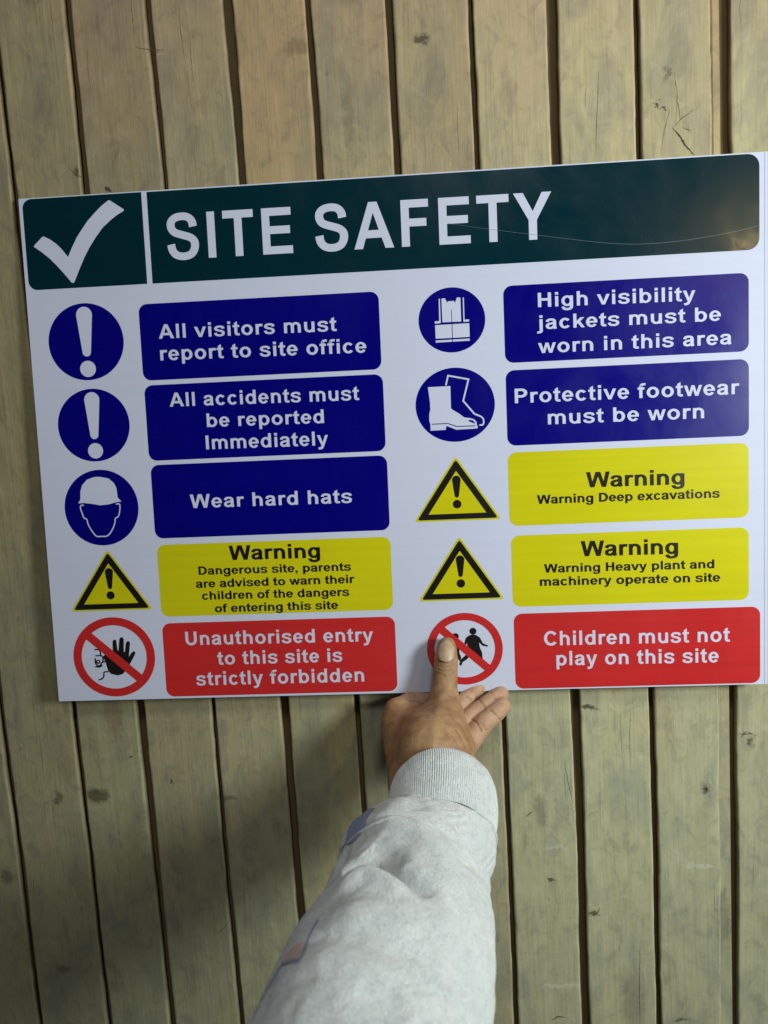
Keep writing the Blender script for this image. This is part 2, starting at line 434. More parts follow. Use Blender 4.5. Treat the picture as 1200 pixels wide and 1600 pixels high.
def glyphs():
    G = {}
    G[' '] = (278, [])
    G['A'] = (722, [[[(0, 0), (154, 0), (213, 163), (499, 163), (561, 0), (718, 0), (432, 716), (279, 716)], [(258, 284), (355, 549), (453, 284)]]])
    G['C'] = (722, [band(384, 358, 337, 370, 188, 246, 36, 322)])
    G['D'] = (722, [[[(72, 0), (330, 0)] + arcp(330, 358, 353, 358, -90, 90, 18) + [(330, 716), (72, 716)], [(217, 121), (217, 595), (310, 595)] + arcp(310, 358, 223, 237, 90, -90, 18) + [(310, 121)]]])
    G['E'] = (667, [rect(73, 0, 218, 716), rect(200, 595, 617, 716), rect(200, 313, 592, 433), rect(200, 0, 631, 121)])
    G['F'] = (611, [rect(73, 0, 218, 716), rect(200, 595, 565, 716), rect(200, 306, 525, 426)])
    G['H'] = (722, [rect(73, 0, 218, 716), rect(504, 0, 649, 716), rect(200, 313, 520, 435)])
    G['I'] = (278, [rect(66, 0, 211, 716)])
    G['P'] = (667, [rect(73, 0, 218, 716), [[(200, 269), (365, 269)] + arcp(365, 492.5, 262, 223.5, -90, 90, 16) + [(365, 716), (200, 716)], [(218, 390), (218, 595), (355, 595)] + arcp(355, 492.5, 122, 102.5, 90, -90, 14) + [(355, 390)]]])
    G['S'] = (667, [pen([(533, 503), (512, 590), (440, 652), (328, 670), (205, 650), (128, 590), (122, 500), (185, 425), (330, 378), (470, 335), (545, 265), (540, 160), (470, 75), (335, 45), (200, 70), (125, 145), (104, 240)], 148, 118)])
    G['T'] = (611, [rect(21, 595, 590, 716), rect(233, 0, 378, 610)])
    G['U'] = (722, [[[(71, 716), (71, 280)] + arcp(360.5, 275, 289.5, 287, 180, 360, 24) + [(650, 716), (505, 716)] + arcp(360.5, 275, 144.5, 163, 360, 180, 20) + [(216, 716)]]])
    G['W'] = (944, [[[(157, 0), (3, 716), (151, 716), (245, 226), (386, 716), (560, 716), (697, 228), (793, 716), (941, 716), (785, 0), (630, 0), (473, 535), (316, 0)]]])
    G['Y'] = (667, [[[(262, 0), (262, 302), (-2, 716), (170, 716), (337, 434), (501, 716), (669, 716), (407, 301), (407, 0)]]])
    st = lambda x, y0=0, y1=519: rect(x, y0, x + 137, y1)
    G['a'] = (556, [pen([(102, 362), (128, 428), (180, 468), (268, 479), (360, 465), (408, 420), (420, 345), (420, 150), (432, 60), (456, -4)], 137, 106), pen([(425, 318), (350, 290), (225, 262), (130, 222), (103, 150), (130, 75), (208, 42), (300, 55), (380, 110), (424, 200)], 134, 102)])
    G['b'] = (611, [st(66, 0, 716), band(320, 259.5, 251, 271.5, 112, 164)])
    G['c'] = (556, [band(292, 259.5, 250, 271.5, 109, 162, 38, 324)])
    G['d'] = (611, [st(409, 0, 716), band(291, 259.5, 251, 271.5, 112, 164)])
    G['e'] = (556, [band(278, 259.5, 247, 271.5, 108, 168, 0, 326), rect(160, 215, 520, 305)])
    G['f'] = (333, [pen([(352, 664), (270, 674), (190, 650), (156, 585), (150, 519), (150, 0)], 137, 106), rect(10, 414, 308, 519)])
    G['g'] = (611, [band(291, 262, 251, 269, 112, 162), rect(409, 40, 545, 519), pen([(477, 60), (470, -50), (425, -125), (300, -160), (180, -142), (120, -70), (112, -30)], 137, 104)])
    G['h'] = (611, [st(71, 0, 716), band(306, 300, 235, 231, 98, 122, 0, 180), st(404, 0, 300)])
    G['i'] = (278, [st(72), rect(72, 589, 209, 716)])
    G['j'] = (278, [rect(72, -20, 209, 519), rect(72, 589, 209, 716), pen([(140, 20), (140, -80), (108, -140), (40, -158), (-35, -150)], 137, 106)])
    G['k'] = (556, [st(67, 0, 716), [[(190, 135), (190, 320), (377, 519), (546, 519), (357, 317), (560, 0), (412, 0), (268, 227)]]])
    G['l'] = (278, [st(71, 0, 716)])
    G['m'] = (889, [st(62), band(287.5, 320, 225.5, 211, 88.5, 102, 0, 180), st(376, 0, 320), band(601.5, 320, 225.5, 211, 88.5, 102, 0, 180), st(690, 0, 320)])
    G['n'] = (611, [st(71), band(306, 300, 235, 231, 98, 122, 0, 180), st(404, 0, 300)])
    G['o'] = (611, [band(305.5, 259.5, 265, 271.5, 125, 160)])
    G['p'] = (611, [st(66, -199, 519), band(320, 259.5, 251, 271.5, 112, 164)])
    G['r'] = (389, [st(65), pen([(134, 220), (150, 340), (195, 425), (270, 466), (385, 455)], 110, 118)])
    G['s'] = (556, [pen([(458, 368), (428, 445), (360, 474), (275, 482), (165, 460), (112, 400), (125, 335), (200, 295), (330, 262), (430, 215), (452, 140), (405, 65), (290, 36), (165, 58), (110, 100), (86, 168)], 132, 100)])
    G['t'] = (333, [[[(82, 480), (82, 620), (219, 702), (219, 480)]], rect(12, 414, 312, 519), pen([(151, 500), (151, 150), (165, 80), (225, 46), (318, 60)], 137, 106)])
    G['u'] = (611, [st(69, 219, 519), band(305, 219, 236, 231, 99, 124, 180, 360), st(405)])
    G['v'] = (556, [[[(210, 0), (0, 519), (145, 519), (277, 155), (409, 519), (553, 519), (345, 0)]]])
    G['w'] = (778, [[[(170, 0), (6, 519), (139, 519), (237, 179), (326, 519), (458, 519), (545, 179), (646, 519), (781, 519), (614, 0), (482, 0), (391, 337), (302, 0)]]])
    G['x'] = (556, [[[(10, 0), (199, 266), (18, 519), (185, 519), (278, 375), (375, 519), (536, 519), (358, 271), (552, 0), (384, 0), (278, 163), (170, 0)]]])
    G['y'] = (556, [[[(7, 519), (153, 519), (277, 151), (398, 519), (540, 519), (357, 20), (324, -70), (290, -140), (235, -188), (150, -211), (65, -203), (53, -96), (110, -103), (170, -90), (200, -45), (208, -4)]]])
    G[','] = (278, [[[(64, 0), (64, 137), (201, 137), (201, 39), (185, -50), (150, -110), (95, -145), (68, -88), (115, -50), (132, 0)]]])
    return G


GL = glyphs()


class Flat:
    """collects flat filled shapes in sign millimetres (u right, w down) as one printed layer"""
    def __init__(self): self.v, self.f = [], []

    def add(self, loops, lift):
        if loops[0] == 'strip':
            L, R = loops[1:]
            b = len(self.v)
            for pq in zip(L, R):
                for u, w in pq: self.v.append(((u - 297.0) / 1000, -lift / 1000, -(w - 209.7) / 1000))
            for i in range(len(L) - 1):
                q = [b + 2 * i, b + 2 * i + 1, b + 2 * i + 3, b + 2 * i + 2]
                P = [self.v[j] for j in q]
                ar = sum(P[k][0] * P[(k + 1) % 4][2] - P[(k + 1) % 4][0] * P[k][2] for k in range(4))
                self.f.append(tuple(q if ar > 0 else q[::-1]))
            return
        base = len(self.v)
        vs = [[Vector(((u - 297.0) / 1000, -(w - 209.7) / 1000, 0)) for u, w in lp] for lp in loops]
        flat = [p for lp in vs for p in lp]
        for p in flat: self.v.append((p.x, -lift / 1000, p.y))
        for t in tessellate_polygon(vs):
            a, b_, c = (flat[i] for i in t)
            ar = (b_ - a).cross(c - a).z
            if abs(ar) < 1e-13: continue
            t = t if ar > 0 else t[::-1]
            self.f.append(tuple(base + i for i in t))

    def build(self, name, mat, parent): return mesh_obj(name, self.v, self.f, mat, parent)


def add_text(F, text, x0, x1, base0, base1, cap, heavy=0.0, lift=0.22):
    track = 62 if cap > 20 else (0 if heavy else 26)
    x = 0; layers = []
    for ch in text:
        adv, ls = GL[ch]
        for k, lp in enumerate(ls):
            layers.append((k, [l if l == 'strip' else [(px + x, py) for px, py in l] for l in lp]))
        x += adv + track
    xs = [p[0] for _, lp in layers for l in lp if l != 'strip' for p in l]
    a, b_ = min(xs), max(xs)
    s = (x1 - x0) / (b_ - a)
    for q, (ox, oy) in enumerate([(0, 0)] if not heavy else [(-heavy, heavy * .5), (heavy, heavy * .5), (-heavy, -heavy * .5), (heavy, -heavy * .5)]):
        for k, lp in layers:
            F.add([l if l == 'strip' else [(x0 + ox + (px - a) * s, oy + base0 + (base1 - base0) * (px - a) / (b_ - a) - py * cap / 716) for px, py in l] for l in lp], lift + 0.008 * k + 0.02 * q)


# ------------------------------------------------------------------ the sign
sign = tag(empty('safety_sign', (-0.01448, -0.0120, 0.02901)),
           'large white site safety sign with green header, held against the upright planks', 'sign')
sign.rotation_euler = (-0.03187, 0.018748, 0)
HX, HZ, T = 0.297, 0.2097, 0.0030
# board: white front, foam edge
bm_v = []
for y in (0.0, T):
    bm_v += [(-HX, y, -HZ), (HX, y, -HZ), (HX, y, HZ), (-HX, y, HZ)]
brd = mesh_obj('board', bm_v, [(0, 1, 2, 3), (4, 7, 6, 5), (0, 4, 5, 1), (3, 2, 6, 7), (0, 3, 7, 4), (1, 5, 6, 2)], [M_WHITE, M_EDGE, backm.m], sign)
for p, mi in zip(brd.data.polygons, (0, 2, 1, 1, 1, 1)): p.material_index = mi
F = Flat(); F.add([[(591.3, 0.3), (591.75, 0.3), (591.65, 419.2), (591.2, 419.2)]], 0.08); F.build('trim_groove', seam.m, sign)


def rrect(x0, y0, x1, y1, r, corners=(1, 1, 1, 1), n=8):
    P = []
    for (cx, cy, a), on in zip(((x1 - r, y0 + r, -90), (x1 - r, y1 - r, 0), (x0 + r, y1 - r, 90), (x0 + r, y0 + r, 180)), (corners[1], corners[2], corners[3], corners[0])):
        if on: P += [(cx + r * math.cos(math.radians(a + 90 * i / n)), cy + r * math.sin(math.radians(a + 90 * i / n))) for i in range(n + 1)]
        else: P.append((cx + math.copysign(r, cx - (x0 + x1) / 2), cy + math.copysign(r, cy - (y0 + y1) / 2)))
    return P


def panel(name, quad, r, mat, corners=(1, 1, 1, 1), parent=None, label=None):
    F = Flat(); F.add([rrect(*quad, r, corners)], 0.10)
    o = F.build(name, mat, parent or sign)
    if label: o['label'] = label
    return o


def letters(parent, mat, lines):
    for ln in lines:
        F = Flat(); add_text(F, *ln); F.build('lettering', mat, parent)


hl = panel('header_panel', (2.9, 0.8, 101.9, 73.2), 7.5, M_GREEN, (1, 0, 0, 1))
hr = panel('header_panel', (106.3, 1.0, 587.6, 73.2), 9.0, M_GREEN, (0, 1, 1, 0))
F = Flat()
F.add([[(9.8, 38.6), (10.6, 37.3), (17.0, 31.6), (18.1, 30.9), (19.3, 31.2), (24.0, 33.7), (28.4, 37.1), (33.0, 41.8), (37.7, 48.4), (41.6, 41.0), (46.2, 33.2), (51.2, 26.7), (56.3, 20.6), (62.0, 15.2), (68.5, 9.6), (74.6, 5.6), (75.6, 5.6), (86.7, 13.4), (86.6, 14.6),
        (80.5, 17.7), (75.7, 20.9), (68.0, 27.0), (62.0, 34.0), (56.0, 42.0), (51.0, 50.0), (46.0, 59.5), (41.9, 67.8), (40.8, 69.2), (39.2, 68.9), (36.4, 65.2), (33.0, 60.9), (27.5, 54.3), (22.5, 48.9), (16.2, 43.4)]], 0.22)
F.build('check_mark', M_WHITE, hl)
letters(hr, M_WHITE, [("SITE", 120.6, 222.8, 55.4, 55.5, 36.1), ("SAFETY", 241.2, 428.5, 55.5, 56.0, 36.1)])
F = Flat()
pts = catmull([(347.4, 39.7), (378.7, 45.8), (426.2, 54.3), (470.8, 61.8), (500.5, 64.1), (532.5, 63.0), (566.7, 59.0), (587.3, 55.2)], 10)
F.add([[(x, y - 0.10 - 0.09 * i / len(pts)) for i, (x, y) in enumerate(pts)] + [(x, y + 0.10 + 0.09 * (1 - i / len(pts))) for i, (x, y) in enumerate(reversed(pts))]], 0.30)
F.build('scratch', scr.m, hr)
for (x, y, l, a) in [(468, 30, 7, 40), (500, 24, 4, 20), (560, 30, 5, -30), (520, 45, 5, 15), (585, 40, 3, 60), (300, 18, 5, -50), (150, 68, 3, 35), (95, 70, 4, 30), (545, 14, 4, 80)]:
    dx, dy = math.cos(math.radians(a)) * l / 2, math.sin(math.radians(a)) * l / 2
    F = Flat(); F.add([[(x - dx, y - dy), (x - dy * .03, y + dx * .03 - .1), (x + dx, y + dy), (x + dy * .03, y - dx * .03 + .1)]], 0.30)
    F.build('scuff', scr.m, hr if x > 104 else hl)

TX = [  # panel box, ink, text ink, lines
    ((93.2, 89.2, 289.8, 150.9), M_BLUE, M_WHITE, [("All visitors must", 108.5, 255.0, 117.6, 118.7, 11.4), ("report to site office", 108.7, 278.1, 135.2, 137.0, 11.5)]),
    ((93.4, 154.8, 290.4, 216.8), M_BLUE, M_WHITE, [("All accidents must", 113.8, 270.7, 173.0, 174.7, 11.3), ("be reported", 143.9, 240.9, 191.0, 192.0, 11.1), ("Immediately", 142.0, 243.5, 209.3, 210.1, 11.4)]),
    ((94.1, 220.4, 291.0, 281.8), M_BLUE, M_WHITE, [("Wear hard hats", 125.7, 260.8, 257.4, 258.1, 11.3)]),
    ((94.9, 287.3, 291.0, 348.4), M_YEL, M_BLACK, [("Warning", 155.9, 232.1, 302.1, 302.7, 12.1, 0.16), ("Dangerous site, parents", 129.2, 257.2, 313.6, 314.4, 7.0, 0.10), ("are advised to warn their", 126.3, 259.7, 324.6, 324.9, 7.0, 0.10), ("children of the dangers", 130.7, 254.8, 334.9, 335.5, 7.0, 0.10), ("of entering this site", 141.0, 245.0, 346.0, 346.2, 7.0, 0.10)]),
    ((94.7, 354.1, 291.8, 417.6), M_RED, M_WHITE, [("Unauthorised entry", 114.1, 273.2, 373.4, 374.6, 11.6), ("to this site is", 140.3, 246.5, 391.0, 391.2, 11.5), ("strictly forbidden", 120.9, 264.1, 408.5, 408.7, 11.8)]),
    ((389.0, 90.4, 579.4, 150.9), M_BLUE, M_WHITE, [("High visibility", 416.1, 538.5, 108.3, 109.7, 11.1), ("jackets must be", 414.8, 558.0, 125.7, 126.1, 10.9), ("worn in this area", 415.4, 566.1, 144.4, 144.7, 11.0)]),
    ((389.0, 156.8, 579.4, 217.0), M_BLUE, M_WHITE, [("Protective footwear", 395.8, 571.9, 183.1, 183.9, 11.5), ("must be worn", 421.7, 544.6, 201.2, 201.7, 11.4)]),
    ((388.9, 222.5, 579.1, 282.2), M_YEL, M_BLACK, [("Warning", 451.3, 528.7, 253.1, 253.6, 12.2, 0.16), ("Warning Deep excavations", 411.6, 556.3, 265.0, 265.4, 7.2, 0.10)]),
    ((389.6, 290.2, 579.1, 349.2), M_YEL, M_BLACK, [("Warning", 445.9, 523.2, 309.1, 309.7, 12.4, 0.16), ("Warning Heavy plant and", 415.9, 551.8, 321.6, 322.4, 7.1, 0.10), ("machinery operate on site", 412.1, 556.4, 332.4, 333.5, 7.2, 0.10)]),
    ((389.9, 355.0, 588.0, 418.3), M_RED, M_WHITE, [("Children must not", 414.2, 564.0, 382.3, 383.2, 11.9), ("play on this site", 423.9, 554.9, 399.3, 400.2, 11.9)]),
]
for box, ink, tink, lines in TX:
    letters(panel('text_panel', box, 7.0, ink), tink, lines)


def disc(name, cx, cy, rx, ry, mat, lift=0.10, parent=None):
    F = Flat(); F.add([arcp(cx, cy, rx, ry, 0, 360, 72)[:-1]], lift)
    return F.build(name, mat, parent or sign)


def exclaim(F, cx, cy, r, top, rt, bot, rb, dot, rd, lift):
    """tapered bar with round ends and a dot, all in multiples of r"""
    T0 = arcp(cx, cy + top * r, rt * r, rt * r, 180, 360, 14); B0 = arcp(cx, cy + bot * r, rb * r, rb * r, 0, 180, 10)
    F.add([T0 + B0], lift)
    F.add([arcp(cx, cy + dot * r, rd * r, rd * r, 0, 360, 28)[:-1]], lift)


for cx, cy, rx, ry in ((47.4, 117.0, 31.6, 31.2), (48.6, 185.3, 30.4, 30.0)):
    d = disc('pictogram_disc', cx, cy, rx, ry, M_BLUE)
    F = Flat(); exclaim(F, cx, cy, 31 * rx / 31.6, -.70, .215, .27, .115, .71, .215, 0.22); F.build('exclamation_mark', M_WHITE, d)

d = disc('pictogram_disc', 50.0, 254.1, 31.6, 31.8, M_BLUE)
F = Flat()
F.add([[(32.5, 246.4), (33.0, 240.1), (34.8, 234.8), (39.2, 230.3), (44.5, 228.5), (48, 228.1), (51.4, 228.4), (58.1, 230.0), (62.2, 233.9), (64.0, 238.0), (64.5, 246.1), (67.4, 249.5), (62.2, 250.1), (56.6, 251.5), (49.1, 252.0), (41.7, 250.5), (36, 249.6), (30.4, 249.7)]], 0.22)
F.build('hard_hat_symbol', M_WHITE, d)
F = Flat()
F.add(pen([(35.1, 251.4), (32.6, 251.6), (32.0, 254.1), (33.4, 258.9), (34.3, 261.9), (36.8, 263.6), (37.4, 267.2), (40.0, 272.7), (43.8, 277.8), (48.6, 278.2), (53.4, 277.9), (57.6, 273.4), (60.5, 267.4), (61.2, 263.6), (63.8, 262.0), (65.4, 257.5), (65.9, 252.8), (65.0, 251.4), (62.6, 251.6)], 1.0, 1.0, 4), 0.22)
F.build('face_outline', M_WHITE, d)

d = disc('pictogram_disc', 347.6, 114.8, 26.6, 25.6, M_BLUE)
F = Flat()
F.add([[(339.9, 97.6), (342.8, 97.5), (344.2, 101.1), (345.0, 100.0), (349.9, 99.9), (350.5, 101.7), (352.3, 97.4), (355.0, 97.6), (355.0, 116.4), (347.85, 116.3), (347.85, 107.4), (347.0, 106.1), (347.3, 107.4), (347.3, 116.3), (340.0, 116.3)]], 0.22)
F.add([[(337.7, 97.7), (338.7, 97.7), (338.7, 116.8), (334.0, 117.0), (333.9, 115.2), (337.5, 115.1)]], 0.22)
F.add([[(356.8, 97.7), (357.7, 97.7), (357.7, 115.0), (361.3, 115.0), (361.3, 116.7), (356.8, 116.8)]], 0.22)
F.add([[(334.1, 118.2), (347.3, 118.1), (347.3, 128.9), (334.2, 128.9)]], 0.22); F.add([[(347.9, 118.1), (361.4, 118.0), (361.4, 128.8), (347.9, 128.9)]], 0.22)
F.add([[(334.2, 130.3), (347.3, 130.2), (347.3, 131.9), (334.1, 132.0)]], 0.22); F.add([[(347.9, 130.2), (361.3, 130.1), (361.3, 131.8), (347.9, 131.9)]], 0.22)
F.build('vest_symbol', M_WHITE, d)

d = disc('pictogram_disc', 347.9, 182.2, 31.9, 29.7, M_BLUE)
F = Flat()
F.add([[(326.5, 167.1), (344.6, 167.0), (344.4, 184.6), (345.6, 186.0), (350.5, 189.1), (354.9, 192.6), (359.8, 193.4), (362.9, 194.5), (364.7, 196.8), (364.8, 199.5), (365.5, 200.0), (365.3, 201.8), (360.9, 202.0), (348.3, 202.2), (344.7, 200.6), (340.2, 198.7), (339.7, 201.9), (327.4, 202.1), (327.4, 196.8), (326.6, 194.1), (326.8, 188.7), (327.8, 185.1), (327.7, 178.8)]], 0.22)
F.build('boot_symbol', M_WHITE, d)
F = Flat(); F.add(pen([(341.0, 166.3), (343.0, 158.6), (359.3, 162.3), (354.5, 179.3), (363.1, 190.0), (368.0, 192.3)], 1.3, 1.3, smooth=False), 0.22)
F.add(pen([(367.6, 192.1), (369.6, 193.6), (370.4, 196.0), (369.8, 199.0), (366.9, 199.2)], 1.2, 1.2, 4), 0.235); F.build('boot_outline', M_WHITE, d)
F = Flat(); F.add(pen([(328.5, 196.9), (341.6, 196.9), (348.8, 199.6), (363.7, 199.7)], .7, .7, smooth=False), 0.30)
F.add([[(357.5, 195.3), (359.8, 194.8), (362.0, 195.4), (363.9, 198.0), (361.1, 197.1)]], 0.30); F.build('sole_line', M_BLUE, d)


def triangle(ax, ay, bx0, bx1, by):
    def tri(k, r=1.6):
        g = ((ax + bx0 + bx1) / 3, (ay + 2 * by) / 3)
        P = [(ax, ay), (bx1, by), (bx0, by)]
        P = [(g[0] + (x - g[0]) * k, g[1] + (y - g[1]) * k) for x, y in P]
        out = []
        for i in range(3):
            p = P[i]; a = P[i - 1]; b_ = P[(i + 1) % 3]
            da = math.hypot(a[0] - p[0], a[1] - p[1]); db = math.hypot(b_[0] - p[0], b_[1] - p[1])
            A = (p[0] + (a[0] - p[0]) * r / da, p[1] + (a[1] - p[1]) * r / da); B = (p[0] + (b_[0] - p[0]) * r / db, p[1] + (b_[1] - p[1]) * r / db)
            for t in (0, .33, .67, 1):
                out.append(tuple((1 - t) ** 2 * A[d] + 2 * t * (1 - t) * p[d] + t * t * B[d] for d in (0, 1)))
        return out
    F = Flat(); F.add([tri(1.0, 3.0)], 0.10); o = F.build('warning_triangle', M_YEL, sign)
    F = Flat(); F.add([tri(0.925, 2.4), tri(0.665, 0.3)[::-1]], 0.22)
    F.build('triangle_border', M_BLACK, o)
    g = (ax + bx0 + bx1) / 3
    F = Flat(); exclaim(F, g, ay, 1.0, 19.2, 3.5, 31.8, 1.8, 39.0, 3.5, 0.22); F.build('exclamation_mark', M_BLACK, o)


triangle(52.3, 289.6, 16.9, 87.7, 341.6)
triangle(346.8, 223.6, 311.3, 382.2, 276.2)
triangle(347.5, 289.2, 312.3, 383.0, 342.3)


def prohibition(cx, cy, rx, ry, bw):
    F = Flat(); F.add(band(cx, cy, rx, ry, rx * .80, ry * .80, 0, 360, 72), 0.30)
    a = math.radians(42); dx, dy = math.cos(a), math.sin(a); L = rx * .86
    F.add([[(cx - dx * L + dy * bw, cy - dy * L - dx * bw), (cx + dx * L + dy * bw, cy + dy * L - dx * bw), (cx + dx * L - dy * bw, cy + dy * L + dx * bw), (cx - dx * L - dy * bw, cy - dy * L + dx * bw)]], 0.315)
    return F.build('prohibition_ring', M_RED, sign)


o = prohibition(51.5, 381.8, 35.4, 34.4, 3.6)
F = Flat()
F.add([[(50.7, 377.2), (51.0, 368.6), (51.8, 367.2), (53.3, 366.6), (54.3, 367.6), (54.7, 376.0), (55.6, 376.7), (57.1, 366.6), (58.2, 365.0), (59.8, 364.9), (60.9, 366.6), (60.1, 377.3), (61.1, 378.1), (62.5, 370.2), (63.5, 368.5), (65.3, 368.5), (66.1, 370.0), (64.4, 380.4), (64.0, 382.3), (67.0, 378.4), (68.6, 377.3), (69.9, 377.7), (70.0, 379.4), (66.1, 386.1), (62.2, 392.2), (57.7, 396.9), (53.5, 397.9), (48.0, 396.6), (45.4, 393.8), (43.8, 386.8), (41.8, 381.1), (44.3, 379.1)]], 0.22)
F.build('hand_symbol', M_BLACK, o)
F = Flat()
for P in ([(34.8, 375.1), (37.7, 374.9), (39.6, 376.4), (39.7, 379.5), (38.5, 380.3), (35.2, 380.3)], [(34.8, 382.4), (34.9, 386.6), (36.5, 388.9), (39.2, 388.6), (40.4, 386.4), (43.4, 385.6)], [(39.7, 379.9), (41.6, 382.0), (41.2, 386.0)], [(34.2, 389.8), (38.4, 390.0), (40.6, 388.4)], [(45.6, 394.5), (41.8, 394.8), (41.2, 398.3), (39.6, 400.3), (36.5, 401.5)]):
    F.add(pen(P, 1.15, 1.15, 4), 0.22)
F.add(band(37.3, 385.6, 1.9, 1.9, .8, .8), 0.235)
F.build('robot_symbol', M_BLACK, o)

o = prohibition(349.0, 383.2, 31.3, 30.3, 3.2)
F = Flat()
F.add([arcp(356.2, 368.5, 2.9, 2.9, 0, 360, 20)[:-1]], 0.22)
F.add([[(353.0, 371.9), (355.0, 371.4), (358.1, 371.5), (361.6, 373.8), (364.1, 378.9), (368.3, 380.9), (367.8, 381.9), (363.7, 380.9), (360.8, 377.9), (361.6, 382.9), (363.2, 386.7), (363.6, 395.4), (357.6, 391.2), (352.8, 387.4), (351.4, 381.2), (351.0, 378.0), (349.6, 380.9), (348.2, 380.2), (350.2, 373.9)]], 0.23)
F.add([[(354.2, 385.0), (354.1, 387.9), (350.4, 392.2), (346.8, 394.4), (345.8, 397.3), (344.0, 396.7), (345.0, 392.5), (350.1, 388.1)]], 0.24)
F.build('running_child_symbol', M_BLACK, o)
F = Flat()
F.add([arcp(341.6, 372.5, 2.8, 2.8, 0, 360, 20)[:-1]], 0.22)
F.add([[(337.0, 375.8), (340.2, 374.9), (343.7, 376.0), (344.9, 380.6), (344.3, 386.0), (345.8, 390.7), (344.6, 393.5), (341.6, 389.7), (338.1, 384.1), (336.0, 378.5)]], 0.23)
F.build('running_child_symbol', M_BLACK, o)

# ------------------------------------------------------------------ the person's arm
person = empty('person', (-0.0264, -0.3100, -0.2280))
tag(person, 'person in a pale grey sweatshirt reaching up and pinching the sign edge with one hand', 'person')
PINV = Matrix.Translation(-person.location)


def surface_nets(Fv, org, h):
    """closed mesh of the zero level of a sampled field"""
    ins = Fv < 0
    nx, ny, nz = Fv.shape
    cells = np.zeros((nx - 1, ny - 1, nz - 1), np.uint8)
    for i in (0, 1):
        for j in (0, 1):
            for k in (0, 1):
                cells += ins[i:nx - 1 + i, j:ny - 1 + j, k:nz - 1 + k]
    act = (cells > 0) & (cells < 8)
    idx = -np.ones(act.shape, np.int64)
    ii = np.argwhere(act)
    idx[act] = np.arange(len(ii))
    acc = np.zeros((len(ii), 3)); cnt = np.zeros(len(ii))
    C8 = [(a, b_, c) for a in (0, 1) for b_ in (0, 1) for c in (0, 1)]
    for a in C8:
        for ax in range(3):
            if a[ax]: continue
            b_ = list(a); b_[ax] = 1
            fa = Fv[ii[:, 0] + a[0], ii[:, 1] + a[1], ii[:, 2] + a[2]]
            fb = Fv[ii[:, 0] + b_[0], ii[:, 1] + b_[1], ii[:, 2] + b_[2]]
            m = (fa < 0) != (fb < 0)
            t = np.where(m, fa / np.where(m, fa - fb, 1), 0)
            p = np.tile(np.array(a, float), (len(ii), 1)); p[:, ax] += t
            acc[m] += p[m]; cnt[m] += 1
    V = (ii + acc / cnt[:, None]) * h + org
    quads = []
    for ax in range(3):
        u, v = [(1, 2), (2, 0), (0, 1)][ax]
        s0 = [slice(None)] * 3; s1 = [slice(None)] * 3
        s0[ax] = slice(0, -1); s1[ax] = slice(1, None)
        for d in (u, v):
            s0[d] = slice(1, -1); s1[d] = slice(1, -1)
        A = ins[tuple(s0)]; B = ins[tuple(s1)]
        for flip, m in ((False, A & ~B), (True, ~A & B)):
            e = np.argwhere(m)
            e[:, u] += 1; e[:, v] += 1
            q = []
            for du, dv in ((-1, -1), (0, -1), (0, 0), (-1, 0)):
                c = e.copy(); c[:, u] += du; c[:, v] += dv
                q.append(idx[c[:, 0], c[:, 1], c[:, 2]])
            q = np.stack(q, 1)
            quads.append(q[:, ::-1] if flip else q)
    return V, np.concatenate(quads)


